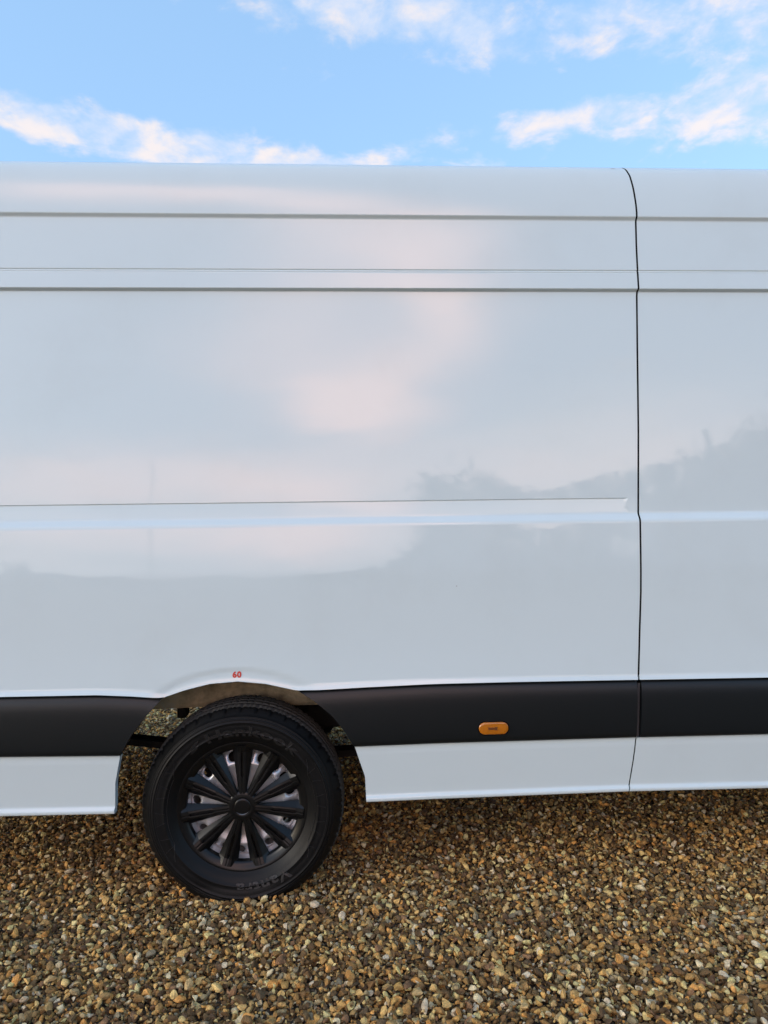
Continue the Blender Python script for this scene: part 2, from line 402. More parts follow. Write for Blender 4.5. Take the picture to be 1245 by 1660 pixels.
xsA = sorted(set(np.round(np.concatenate([np.linspace(-1.62, -0.55, 14), np.arange(-.52, .52, .02), np.linspace(.55, 1.38, 14), np.arange(1.39, 1.449, .01), np.arange(1.449, 1.466, .0015), [1.474, 1.482, 1.488]]), 5)))
GAP = 0.0037
side_rear = upper_panel('side_panel', xsA, const_left, lambda z: seamx(z) - GAP, True)
side_rear['label'] = 'long rear side panel with the wheel arch and a shallow pocket'
xsB = list(np.concatenate([[1.505, 1.512, 1.52], np.linspace(1.55, 2.62, 26)]))
side_front = upper_panel('side_panel', xsB, lambda z: seamx(z) + GAP, lambda z: 2.62, False)
side_front['label'] = 'plain side panel in front of the dark seam'

# dark seal strip behind the seam
zz_ = np.concatenate([np.linspace(.392, .86, 30), rows])
V = []; F = []
for z in zz_:
    if z > .80: y = prof(z) + 0.0012
    elif z > .575: y = 0.0052
    else: y = 0.0030 + .0907 * max(0, .545 - z)
    V += [(seamx(z) - .0036, y, z), (seamx(z) + .0036, y, z)]
F = grid_faces(len(zz_), 2)
pydata('seam_seal', V, F, M_SEAL, VAN)

def strip(name, xs, zt, zbm, prof_u, la, ra, material, nrow=16, thick=0.03):
    """horizontal strip: rows from top to bottom, ends cut by functions of height"""
    V = []; nc = len(xs)
    us = np.linspace(0, 1, nrow) ** 1.0
    us = 0.5 - 0.5 * np.cos(np.pi * us)
    for u in us[::-1]:
        for xc in xs:
            s = xc_norm(xc, xs); x = xc
            for _ in range(3):
                z = zt(x) + (zbm(x) - zt(x)) * u
                l, r = la(z), ra(z); x = l + (r - l) * s
            V.append((x, prof_u(u, x), z))
    F = grid_faces(nrow, nc)
    def ret(idx, dy, dz=0.0, dx=0.0, flip=False):
        b = len(V)
        for i in idx: p = V[i]; V.append((p[0] + dx, p[1] + dy, p[2] + dz))
        for a in range(len(idx) - 1):
            q = (idx[a], b + a, b + a + 1, idx[a + 1]); F.append(q[::-1] if flip else q)
    ret(list(range(nc)), thick, 0.002); ret(list(range((nrow - 1) * nc, nrow * nc)), thick, -0.001, flip=True)
    ret([i * nc for i in range(nrow)], thick, flip=True); ret([i * nc + nc - 1 for i in range(nrow)], thick)
    o = pydata(name, V, F, material, VAN); o.data.set_sharp_from_angle(angle=R(48))
    return o
def mould_prof(u, x):
    # rolled top edge then nearly flat, tucked in at the foot
    h = u * 0.215
    y = -0.018 + 0.004 * math.exp(-h / 0.003) + 0.019 * math.exp(-h / 0.024)
    y += 0.004 * max(0, (u - 0.55) / 0.45) ** 2 + 0.006 * math.exp(-(0.215 - h) / 0.004)
    return y
ZMB = lambda x: lerp(x, [-1.65, -.84, -.42, .42, .70, 1.46, 2.62], [.574, .573, .565, .5735, .577, .578, .572])
zmt = lambda x: zb_mould(x) - 0.0025
strip('side_moulding', np.linspace(-1.62, -.40, 40), zmt, ZMB, mould_prof, const_left, lambda z: arcl(z) , M_PLASTIC)
strip('side_moulding', np.linspace(.40, 1.46, 60), zmt, ZMB, mould_prof, lambda z: arcr(z), lambda z: seamx(z) - GAP, M_PLASTIC)
strip('side_moulding', np.linspace(1.48, 2.62, 30), zmt, ZMB, mould_prof, lambda z: seamx(z) + 0.0125, lambda z: 2.62, M_PLASTIC)
# grey end piece of the front moulding, filling most of the gap
bm = bmesh.new()
for (z0, z1) in ((.579, .698), (.700, .776)):
    vs = []
    for (z, yy) in ((z0, .002), (z1, .002)):
        a = seamx(z) + .002
        vs.append([bm.verts.new(p) for p in ((a, .012, z), (a, yy, z), (a + .009, yy - .002, z), (a + .009, .012, z))])
    for k in range(4): bm.faces.new((vs[0][k], vs[0][(k + 1) % 4], vs[1][(k + 1) % 4], vs[1][k]))
    bm.faces.new(vs[0][::-1]); bm.faces.new(vs[1])
frombm('moulding_end_cap', bm, M_ENDCAP, VAN, False)
def sill_prof(u, x):
    h = u * 0.212
    y = 0.000 - 0.003 * math.exp(-h / 0.006) + 0.030 * max(0, h - 0.03) / 0.182 * 0.55 
    k = min(1, max(0, (h - 0.188) / 0.010)); y -= 0.0105 * k * k * (3 - 2 * k)       # flared bottom flange
    k2 = max(0, (h - 0.207) / 0.005); y += 0.005 * k2 * k2
    return y
ZST = lambda x: ZMB(x) - 0.0025
ZSB = lambda x: lerp(x, [-1.65, -.845, -.45, .458, .70, 1.43, 1.96, 2.7], [.357, .3545, .350, .3625, .3655, .3705, .366, .36])
strip('sill_panel', np.linspace(-1.62, -.43, 40), ZST, ZSB, sill_prof, const_left, lambda z: arcl(z), M_PAINT, 40)
strip('sill_panel', np.linspace(.44, 1.44, 60), ZST, ZSB, sill_prof, lambda z: arcr(z), lambda z: seamx(z) - GAP * .7, M_PAINT, 40)
strip('sill_panel', np.linspace(1.45, 2.62, 30), ZST, ZSB, sill_prof, lambda z: seamx(z) + GAP * .7, lambda z: 2.62, M_PAINT, 40)

# roof, far side, rear, cab
xr = np.array([-1.62, -1.0, 0, 1.0, 1.6, 2.2, 2.62])
y0 = float(prof(ZTOP)); ys = np.concatenate([[y0], np.linspace(y0 + .03, WID - y0 - .03, 15), [WID - y0]])
V = [(x, y, ZTOP + .0005 + 0.05 * (1 - ((y - 1) / (1 - y0)) ** 2)) for x in xr for y in ys]
pydata('roof', V, grid_faces(len(xr), len(ys), flip=True), M_PAINT, VAN)
zfar = np.concatenate([[.37, .60, .80], rows[::6], [ZTOP]])
V = [(x, WID - (prof(z) if z > .72 else 0.0), z) for z in zfar for x in xr]
far = pydata('far_side_panel', V, grid_faces(len(zfar), len(xr), flip=True), M_PAINT, VAN)
zs2 = np.concatenate([[.45, .80], rows[::10], [ZTOP]])
bm = bmesh.new()
for (ya, yb) in ((0.0, .5), (.5, 1.0)):
    pts = []
    for side in (0, 1):
        for z in (zs2 if side == 0 else zs2[::-1]):
            p = prof(z) if z > .72 else 0.0
            y = (p if ya == 0 else .999) if side == 0 else (.999 if ya == 0 else WID - p)
            if ya != 0: y = 1.002 if side == 0 else WID - p
            pts.append((-1.625, y, z))
    d = bmesh.new(); f = d.faces.new([d.verts.new(p) for p in pts]); r = bmesh.ops.extrude_face_region(d, geom=[f])
    for v in [e for e in r['geom'] if isinstance(e, bmesh.types.BMVert)]: v.co.x -= 0.04
    dr = frombm('rear_door', d, M_PAINT, VAN, False)
bm.free()
# cab: loft of half sections from the panel end to the nose
st = [(2.62, 2.80, 0), (2.9, 2.79, .02), (3.15, 2.70, .05), (3.6, 2.42, .07), (4.1, 2.02, .08), (4.45, 1.52, .06), (4.75, 1.36, .04), (5.15, 1.20, .10), (5.33, .95, .26), (5.36, .5, .30)]
zz2 = np.concatenate([[.45, .60, .80], rows[::8], [ZTOP]])
V = []; prof_far = []
for (x, h, inn) in st:
    ring = []
    for z in zz2:
        zn = .45 + (z - .45) * (h - .45) / (ZTOP - .45); ring.append((x, (prof(z) if z > .72 else 0) + inn, zn))
    full = ring + [(x, WID - p[1], p[2]) for p in ring[::-1]]
    V += full
ncab = 2 * len(zz2)
cab = pydata('cab_body', V, grid_faces(len(st), ncab), M_PAINT, VAN)
bm = bmesh.new()
vs = [bm.verts.new(p) for p in ((2.80, .052, 1.52), (3.62, .075, 1.50), (3.62, .135, 2.02), (3.40, .15, 2.20), (2.80, .085, 2.24))]
f = bm.faces.new(vs); r = bmesh.ops.extrude_face_region(bm, geom=[f])
for v in [e for e in r['geom'] if isinstance(e, bmesh.types.BMVert)]: v.co.y -= .03
frombm('cab_window', bm, M_GLASS, VAN, False)
bm = bmesh.new()
vs = [bm.verts.new(p) for p in ((4.40, .22, 1.60), (4.40, 1.78, 1.60), (3.30, 1.72, 2.64), (3.30, .28, 2.64))]
f = bm.faces.new(vs); r = bmesh.ops.extrude_face_region(bm, geom=[f])
for v in [e for e in r['geom'] if isinstance(e, bmesh.types.BMVert)]: v.co += Vector((.03, 0, .03))
frombm('windscreen', bm, M_GLASS, VAN, False)
bm = bmesh.new(); box(bm, 5.30, 5.42, .25, 1.75, .35, .72, .04); frombm('front_bumper', bm, M_PLASTIC, VAN, False)

# underside: floor, rails, wheel-house plate, leaf spring, axle
bm = bmesh.new(); box(bm, -1.58, 4.9, .46, 1.56, .63, .67); frombm('floor_pan', bm, M_DARK, VAN, False)
bm = bmesh.new(); box(bm, .64, 2.6, .03, .48, .44, .64); box(bm, -1.6, -.66, .03, .48, .44, .64); box(bm, -1.6, 2.6, 1.54, 1.97, .62, .66)  # near-side floor boxes deepened out of view to shade the ground below
frombm('floor_and_shade_skirt', bm, M_DARK, VAN, False)
bm = bmesh.new()
NPL = 26
for k in range(NPL):
    pass
xs_ = np.linspace(-.62, .62, 40); V = []
for z in (.642, .646, .68, .73, .80, .90):
    for x in xs_: V.append((x, .31 + (.012 if z == .642 else 0) + .004 * math.sin(x * 23) + .006 * math.sin(x * 9 + 2), z))
pydata('wheel_house_plate', V, grid_faces(6, 40), M_MUD, VAN); bm.free()
bm = bmesh.new()
box(bm, .10, .36, .47, .56, .50, .60, .01); frombm('chassis_bracket', bm, M_DARK, VAN, False)
bm = bmesh.new(); box(bm, -.335, -.295, .47, .54, .555, .61, .01); frombm('chassis_bracket', bm, M_DARK, VAN, False)
bm = bmesh.new()
sp_x = np.linspace(-.82, .82, 25)
def spz(x): return lerp(x, [-.82, -.55, -.3, 0, .38, .82], [.512, .472, .438, .405, .392, .43])
for off, lim in ((0, .82), (-.014, .6)):
    px = [x for x in sp_x if abs(x) <= lim]; ring = []
    for x in px:
        z = spz(x) + off
        ring.append([bm.verts.new(p) for p in ((x, .47, z - .007), (x, .54, z - .007), (x, .54, z + .007), (x, .47, z + .007))])
    for a, b in zip(ring, ring[1:]):
        for k in range(4): bm.faces.new((a[k], a[(k + 1) % 4], b[(k + 1) % 4], b[k]))
    bm.faces.new(ring[0]); bm.faces.new(ring[-1][::-1])
frombm('leaf_spring', bm, M_DARK, VAN, False)
bm = bmesh.new(); tube(bm, [(0, .25, .335), (0, .8, .335)], .05, 14); tube(bm, [(0, .8, .335), (0, .9, .335), (0, 1.1, .335), (0, 1.2, .335)], [.05, .14, .14, .05], 18); tube(bm, [(0, 1.2, .335), (0, 1.75, .335)], .05, 14)
frombm('rear_axle', bm, M_DARK, VAN)

bm = bmesh.new(); tube(bm, [(-1.06, 1.0, .42), (-1.06, 1.0, .61)], [.34, .34], 28); frombm('spare_wheel_blocker', bm, M_DARK, VAN, False)  # unseen; added to stop sky light entering from the rear
bm = bmesh.new(); box(bm, .85, 1.75, .55, 1.35, .33, .615, .05); frombm('fuel_tank_blocker', bm, M_DARK, VAN, False)  # hidden from view, added to block light from the right
bm = bmesh.new(); tube(bm, [(-1.5, 1.72, .42), (-1.45, 1.72, .42), (-.62, 1.72, .42), (-.57, 1.72, .42)], [.10, .14, .14, .10], 18); frombm('silencer_blocker', bm, M_DARK, VAN)  # added out of sight to cut light leaking in from the far side
bm = bmesh.new(); box(bm, -1.74, -1.63, .03, WID - .03, .30, .56, .03); frombm('rear_bumper_blocker', bm, M_PLASTIC, VAN, False)  # out of view; put in low to darken the gravel under the van
bm = bmesh.new(); box(bm, -1.6, 2.6, 1.90, 1.93, .27, .45); frombm('far_sill_blocker', bm, M_PAINT, VAN, False)  # unseen strip added below the far panel to keep daylight out

# ------------------------------------------------------------------ text helper
def text_mesh(body, size, extrude=0.0, offset=0.0, spacing=1.0):
    cu = bpy.data.curves.new('lettering', 'FONT'); cu.body = body; cu.size = size; cu.extrude = extrude; cu.offset = offset
    cu.space_character = spacing; cu.align_x = 'CENTER'; cu.resolution_u = 4
    o = bpy.data.objects.new('lettering', cu); COL.objects.link(o)
    bpy.context.view_layer.update()
    me = bpy.data.meshes.new_from_object(o.evaluated_get(bpy.context.evaluated_depsgraph_get()))
    bpy.data.objects.remove(o); bpy.data.curves.remove(cu)
    return me

# tyre pressure figure on the arch flange
me = text_mesh('60', 0.0290, 0.0002, 0.0014, 1.15)
for v in me.vertices:
    x, y = v.co.x - 0.003, v.co.y + 0.8345
    v.co = Vector((x, prof(y) + arch_flat(x, y) - 0.0009 - v.co.z, y))
link('pressure_figure', me, M_RED, VAN, False)
# small scuffs on the paint
for (cx_, cz_, w_, h_) in ((1.455, 2.752, .010, .0012), (.800, 1.148, .0016, .002)):
    V = [(cx_ + w_ * math.cos(a) * (1 + .3 * math.sin(3 * a)), prof(cz_ + h_ * math.sin(a)) - .0012, cz_ + h_ * math.sin(a)) for a in np.linspace(0, 2 * math.pi, 14)[:-1]]
    pydata('paint_chip', V, [list(range(13))], simple('chipped_grey', (.25, .26, .28), .6), VAN, False)

# ------------------------------------------------------------------ amber marker lamp
def stadium(L, r, n=10):
    pts = []
    for k in range(n + 1): a = -math.pi / 2 + math.pi * k / n; pts.append((L + r * math.cos(a), r * math.sin(a)))
    for k in range(n + 1): a = math.pi / 2 + math.pi * k / n; pts.append((-L + r * math.cos(a), r * math.sin(a)))
    return pts
LX, LZ = 0.9252, 0.6295
lamp = bpy.data.objects.new('marker_lamp', None); COL.objects.link(lamp); lamp.parent = VAN; lamp.location = (LX, -.0145, LZ); lamp.matrix_parent_inverse = Matrix.Translation(-VAN.location)
def rings_mesh(name, rs, material, cap=True):
    V = []; F = []; n = None
    for (L, r, y) in rs:
        p = stadium(L, r); n = len(p); V += [(a, y, b) for a, b in p]
    for i in range(len(rs) - 1):
        for k in range(n): F.append((i * n + k, i * n + (k + 1) % n, (i + 1) * n + (k + 1) % n, (i + 1) * n + k))
    if cap: F.append([(len(rs) - 1) * n + k for k in range(n)])
    me = bpy.data.meshes.new(name); me.from_pydata(V, [], F); me.update()
    o = bpy.data.objects.new(name, me); COL.objects.link(o); me.materials.append(material); o.parent = lamp
    bm = bmesh.new(); bm.from_mesh(me); bmesh.ops.recalc_face_normals(bm, faces=bm.faces); bm.to_mesh(me); bm.free()
    me.polygons.foreach_set('use_smooth', [True] * len(me.polygons))
    return o
rings_mesh('bezel', [(.0325, .0262, .006), (.0325, .0258, -.004), (.0325, .0240, -.0062), (.0325, .0232, -.004), (.0325, .0228, .002)], M_SEAL, False)
rings_mesh('lens', [(.0325, .0222, .003), (.0325, .0222, -.0055), (.0325, .0212, -.0080), (.0322, .0190, -.0092), (.031, .012, -.0098), (.028, .004, -.0100)], M_AMBER)
M_REFL = simple('amber_reflector', (.75, .33, .06), .25, metal=.4)
bm = bmesh.new(); box(bm, -.050, .050, .0005, .002, -.019, .019)
for k in range(12): box(bm, -.048 + k * .0082, -.0445 + k * .0082, -.0018, .0007, -.0175, .0175)
o = frombm('reflector', bm, M_REFL, None, False); o.parent = lamp
bm = bmesh.new(); box(bm, -.021, .004, -.0112, -.0095, -.0045, .0045, .0006); box(bm, .0032, .0125, -.0115, -.0095, -.0062, .0058, .0006)
o = frombm('bulb_holder', bm, M_BULB, None, False); o.parent = lamp

# ------------------------------------------------------------------ wheel (axis along Y, outer face towards -Y)
WH = bpy.data.objects.new('wheel', None); COL.objects.link(WH); WH.parent = VAN
WS = 1.058
WH.location = (0, .035, .338); WH.scale = (WS, WS, WS); WH.matrix_parent_inverse = Matrix.Translation(-VAN.location)
def sub(name, me, material, smooth=True, parent=None):
    o = bpy.data.objects.new(name, me); COL.objects.link(o); o.parent = parent or WH
    if not me.materials: me.materials.append(material)
    if smooth: me.polygons.foreach_set('use_smooth', [True] * len(me.polygons))
    return o
# tyre section (r, y) from outer bead to inner bead
sec = [(.200, .060), (.206, .048), (.212, .037), (.217, .033), (.221, .0335), (.226, .030), (.236, .021), (.250, .0105), (.2635, .0040), (.2645, .0026), (.2665, .0022), (.2685, .0022), (.270, .0034),
       (.280, .0008), (.292, .0000), (.3005, .0013), (.3015, .0000), (.3045, .0003), (.3055, .0022), (.310, .0042), (.3115, .0030), (.3135, .0040), (.315, .0072), (.318, .0092), (.3195, .0082), (.3215, .0095), (.323, .0128), (.328, .0175)]
ridge = len(sec)
sec += [(.334, .0235), (.340, .0290), (.3455, .0345), (.3490, .0395), (.3510, .0450), (.3530, .0560), (.3537, .0660), (.3450, .0672), (.3450, .0740), (.3545, .0752), (.3555, .0860), (.3560, .0960), (.3470, .0972), (.3470, .1060), (.3563, .1072)]
half = [(r, y) for r, y in sec]
mid = .1175
full = half + [(r, 2 * mid - y) for r, y in half[::-1]]
N = 480
V = np.zeros((len(full), N, 3))
ang = np.arange(N) * 2 * math.pi / N
for i, (r, y) in enumerate(full):
    rr_ = np.full(N, r); yy_ = np.full(N, y)
    j = i if i < len(half) else len(full) - 1 - i
    sg = 1 if i < len(half) else -1
    ph = np.arange(N) % 12
    if ridge + 1 <= j <= ridge + 5:          # shoulder notches
        k = (ph < 2) if j >= ridge + 2 else (ph < 1); rr_ = np.where(k, rr_ - .0045, rr_); yy_ = np.where(k, yy_ + sg * .003, yy_)
        k = ((ph == 5) | (ph == 8)) & (j >= ridge + 3); rr_ = np.where(k, rr_ - .003, rr_)
    elif ridge + 9 <= j: 
        k = (ph == 3) | (ph == 8); rr_ = np.where(k, rr_ - .003, rr_)
    V[i, :, 0] = rr_ * np.sin(ang); V[i, :, 2] = rr_ * np.cos(ang); V[i, :, 1] = yy_
# flatten the contact patch and bulge the sidewall above it
zmin = -.333 / WS
low = np.clip((zmin + .05 - V[:, :, 2]) / .05, 0, 1.6)
below = V[:, :, 2] < zmin + .006
V[:, :, 2] = np.where(below, zmin + .006 + (V[:, :, 2] - zmin - .006) * .25, V[:, :, 2])
V[:, :, 1] += -.010 * low * (V[:, :, 1] < .06) + .010 * low * (V[:, :, 1] > .175)
F = []
nn = len(full)
for i in range(nn - 1):
    for k in range(N):
        F.append((i * N + k, (i + 1) * N + k, (i + 1) * N + (k + 1) % N, i * N + (k + 1) % N))
me = bpy.data.meshes.new('tyre'); me.from_pydata(V.reshape(-1, 3).tolist(), [], F); me.update()
me.materials.append(M_RUBBER); me.materials.append(M_TREAD)
mi = []
for i in range(nn - 1):
    j = min(i, nn - 2 - i)
    mi += [1 if j >= ridge + 3 else 0] * N
me.polygons.foreach_set('material_index', mi)
tyre = sub('tyre', me, M_RUBBER)
for p in me.polygons:
    pass
# raised lines on the sidewall
bm = bmesh.new()
def sidewall_y(r): return lerp(r, [a for a, _ in half[:ridge]], [b for _, b in half[:ridge]])
def polar(r, a, y): return (r * math.sin(a), y, r * math.cos(a))
def ribbon(pts, w=.0012, hgt=.0011):
    """thin raised line through polar points"""
    P = []
    for (r0, a0), (r1, a1) in zip(pts, pts[1:]):
        n = max(2, int((abs(a1 - a0) * .28 + abs(r1 - r0)) / .006))
        for k in range(n): t = k / n; P.append((r0 + (r1 - r0) * t, a0 + (a1 - a0) * t))
    P.append(pts[-1])
    ring = []
    for i, (r, a) in enumerate(P):
        q0 = Vector(polar(*P[max(i - 1, 0)], 0)); q1 = Vector(polar(*P[min(i + 1, len(P) - 1)], 0))
        t = (q1 - q0).normalized(); nrm = Vector((-t.z, 0, t.x)); c = Vector(polar(r, a, sidewall_y(r)))
        ring.append([bm.verts.new(c + nrm * w + Vector((0, .001, 0))), bm.verts.new(c + nrm * w * .6 - Vector((0, hgt, 0))), bm.verts.new(c - nrm * w * .6 - Vector((0, hgt, 0))), bm.verts.new(c - nrm * w + Vector((0, .001, 0)))])
    for a, b in zip(ring, ring[1:]):
        for k in range(3): bm.faces.new((a[k], b[k], b[k + 1], a[k + 1]))
for base in (90, 270):
    for lo, hi in ((-32, 32),):
        ribbon([(.256, R(base + lo + 6)), (.256, R(base + hi - 6))], .0009); ribbon([(.298, R(base + lo)), (.298, R(base + hi))], .0009)
    for k in range(-3, 4): ribbon([(.262, R(base + k * 9.5 + (1.5 if k % 2 else -1.5))), (.293, R(base + k * 9.5))], .0008, .0015)
    ribbon([(.256, R(base - 26)), (.284, R(base - 37))]); ribbon([(.256, R(base + 26)), (.284, R(base + 37))])
me = bpy.data.meshes.new('sidewall_rib'); bmesh.ops.recalc_face_normals(bm, faces=bm.faces); bm.to_mesh(me); bm.free()
o = sub('sidewall_rib', me, M_LETTER, False); o['kind'] = 'stuff'
def arc_text(body, size, centre_deg, r0, extr=.0016, offset=.0, spacing=1.0, wide=1.0):
    me = text_mesh(body, size, extr, offset, spacing)
    for v in me.vertices:
        r = r0 + v.co.y; a = R(centre_deg) + v.co.x * wide / (r0 + size * .35)
        v.co = Vector(polar(r, a, sidewall_y(r) - v.co.z - .0004))
    me.flip_normals()
    return me
sub('tyre_lettering', arc_text('Hankook', .048, 9, .257, .0016, .0014, 1.1, 1.75), M_LETTER, False)
sub('tyre_lettering', arc_text('Vantra', .046, 164, .257, .0015, .0012, 1.1, 1.45), M_LETTER, False)
bm = bmesh.new()      # swoosh mark ahead of the name
for dr in (0, .013):
    top = []; bot = []
    for k in range(9):
        t = k / 8; a = R(-41 + 9.0 * t + dr * 120); r = .261 + dr + .010 * t * t; w = .0045 * math.sin(math.pi * min(1, t * .9 + .1)) + .0006
        top.append(bm.verts.new(polar(r + w, a, sidewall_y(r + w) - .0018))); bot.append(bm.verts.new(polar(r - w, a, sidewall_y(r - w) - .0018)))
    for k in range(8): bm.faces.new((top[k], top[k + 1], bot[k + 1], bot[k]))
    r = bmesh.ops.extrude_face_region(bm, geom=[f for f in bm.faces if f.verts[0] in top or f.verts[0] in bot])
    for v in [e for e in r['geom'] if isinstance(e, bmesh.types.BMVert)]: v.co.y += .004
me = bpy.data.meshes.new('tyre_emblem'); bmesh.ops.recalc_face_normals(bm, faces=bm.faces); bm.to_mesh(me); bm.free()
sub('tyre_emblem', me, M_LETTER, False)

def lathe(name, pr, n, material, parent=None, closed=False):
    V = []; F = []
    for r, y in pr:
        for k in range(n): V.append(polar(r, 2 * math.pi * k / n, y))
    for i in range(len(pr) - 1):
        for k in range(n): F.append((i * n + k, (i + 1) * n + k, (i + 1) * n + (k + 1) % n, i * n + (k + 1) % n))
    me = bpy.data.meshes.new(name); me.from_pydata(V, [], F); me.update()
    return sub(name, me, material, True, parent)
# steel rim: barrel + pierced disc
bm = bmesh.new()
def add_lathe(bm, pr, n):
    prev = None
    for r, y in pr:
        cur = [bm.verts.new(polar(r, 2 * math.pi * k / n, y)) for k in range(n)]
        if prev:
            for k in range(n): bm.faces.new((prev[k], cur[k], cur[(k + 1) % n], prev[(k + 1) % n]))
        prev = cur
add_lathe(bm, [(.214, .052), (.206, .054), (.201, .056), (.199, .060), (.196, .078), (.193, .081), (.1905, .084), (.1895, .098), (.186, .104), (.180, .20)], 96)
def disc_y(r): return lerp(r, [.06, .10, .128, .142, .152, .178, .186, .190], [.068, .069, .067, .061, .062, .076, .084, .094])
NH = 20
for h in range(NH):
    c = 2 * math.pi * (h + .27) / NH; half_a = math.pi / NH; rc, hr = .1665, .0165; r0, r1 = .143, .1895
    outer = []; inner = []
    n = 32
    for k in range(n):
        t = 2 * math.pi * k / n; ct, s_ = math.cos(t), math.sin(t)
        # square cell boundary in (angle, r)
        m_ = max(abs(ct), abs(s_)); a = c + half_a * s_ / m_; r = (r0 + r1) / 2 + (r1 - r0) / 2 * ct / m_
        outer.append(bm.verts.new(polar(r, a, disc_y(r))))
        rx, tx = rc + hr * ct, hr * .95 * s_
        r2 = math.hypot(rx, tx); a2 = c + math.atan2(tx, rx); inner.append((r2, a2))
    iv = [bm.verts.new(polar(r, a, disc_y(r))) for r, a in inner]; ib = [bm.verts.new(polar(r * 1.0, a, disc_y(r) + .006)) for r, a in inner]
    for k in range(n):
        k2 = (k + 1) % n; bm.faces.new((outer[k], iv[k], iv[k2], outer[k2])); bm.faces.new((iv[k], ib[k], ib[k2], iv[k2]))
add_lathe(bm, [(.1432, .0612), (.138, .0618), (.128, .067), (.11, .069), (.06, .068), (.02, .068)], 80)
bmesh.ops.remove_doubles(bm, verts=bm.verts, dist=1e-5)
bmesh.ops.recalc_face_normals(bm, faces=bm.faces)
me = bpy.data.meshes.new('rim'); bm.to_mesh(me); bm.free(); sub('rim', me, M_STEEL)
lathe('brake_drum', [(.01, .118), (.15, .118), (.165, .125), (.168, .20), (.05, .21)], 48, M_DARK)
# black wheel cover: outer ring, hub, eleven spokes
def cover_y(r): return lerp(r, [0, .03, .06, .10, .15, .19, .214], [.030, .030, .031, .033, .035, .034, .028])
lathe('cover_ring', [(.196, .062), (.1965, .047), (.199, .0415), (.206, .0380), (.214, .0325), (.222, .0300), (.2290, .0285), (.2315, .031), (.2320, .044)], 120, M_COVER)
hub_pr = [(.001, .0268), (.022, .0268), (.0275, .0272), (.0285, .0284), (.0292, .0292), (.0300, .0284), (.034, .0284), (.044, .0292), (.050, .0310), (.055, .036), (.056, .052)]
lathe('hub_cap', hub_pr, 64, M_COVER)
bm = bmesh.new()     # smile-shaped ridge of the hub badge
ring = []
for k in range(15):
    a = R(128 + 104 * k / 14); w = .0017 * math.sin(math.pi * k / 14) + .0002
    ring.append([bm.verts.new(polar(.0262 + w, a, .0268)), bm.verts.new(polar(.0262, a, .0246)), bm.verts.new(polar(.0262 - w, a, .0268))])
for a, b in zip(ring, ring[1:]):
    for k in range(2): bm.faces.new((a[k], b[k], b[k + 1], a[k + 1]))
me = bpy.data.meshes.new('hub_badge'); bmesh.ops.recalc_face_normals(bm, faces=bm.faces); bm.to_mesh(me); bm.free(); sub('hub_badge', me, simple('badge_grey', (.20, .20, .21), .35, metal=.6), False)
def spoke_mesh():
    bm = bmesh.new(); secs = []
    for r in np.concatenate([np.linspace(.045, .098, 8), np.linspace(.1, .184, 12), [.190, .198, .206, .2135]]):
        t = (r - .045) / (.2135 - .045)
        wt = .0108 + .0038 * t                                    # half-width of the top face
        wing = .0030 + .0210 * max(0, (t - .06) / .94) ** 1.0      # concave side facet flares towards the rim
        dep = .004 + .015 * min(1, t * 1.2)
        s = 0.0 if r < .099 else min(.0036, (r - .099) * .6); s = s if r < .186 else .0004; s = max(s, .0003)
        sd_ = .0005 if (r < .099 or r > .186) else .011
        y = cover_y(r)
        row = [(-wt - wing, y + dep), (-wt - .0008, y + .0012), (-wt, y), (-s - .004, y - .0012), (-s - .0004, y - .0006), (-s, y + sd_), (s, y + sd_), (s + .0004, y - .0006), (s + .004, y - .0012), (wt, y), (wt + .0008, y + .0012), (wt + wing, y + dep)]
        secs.append([bm.verts.new((u, yy, math.sqrt(max(r * r - u * u * .6, 0)))) for u, yy in row])
    for a, b in zip(secs, secs[1:]):
        for k in range(len(a) - 1): bm.faces.new((a[k], a[k + 1], b[k + 1], b[k]))
    ext = bmesh.ops.extrude_edge_only(bm, edges=[e for e in bm.edges if e.is_boundary])
    for v in [e for e in ext['geom'] if isinstance(e, bmesh.types.BMVert)]: v.co.y += .004
    bmesh.ops.recalc_face_normals(bm, faces=bm.faces)
    me = bpy.data.meshes.new('spoke'); bm.to_mesh(me); bm.free(); return me
sm = spoke_mesh()
for k in range(11):
    o = sub('spoke', sm, M_COVER, False); o.rotation_euler = (0, 2 * math.pi * k / 11, 0)
# the other three wheels share the meshes
for (x, y, rz) in ((4.325, .035, 0), (0, WID - .035, math.pi), (4.325, WID - .035, math.pi)):
    w = bpy.data.objects.new('wheel', None); COL.objects.link(w); w.parent = VAN; w.matrix_parent_inverse = Matrix.Translation(-VAN.location)
    w.location = (x, y, .335); w.rotation_euler = (0, 0, rz); w.scale = (WS, WS, WS)
    for ch in list(WH.children):
        c = ch.copy(); COL.objects.link(c); c.parent = w

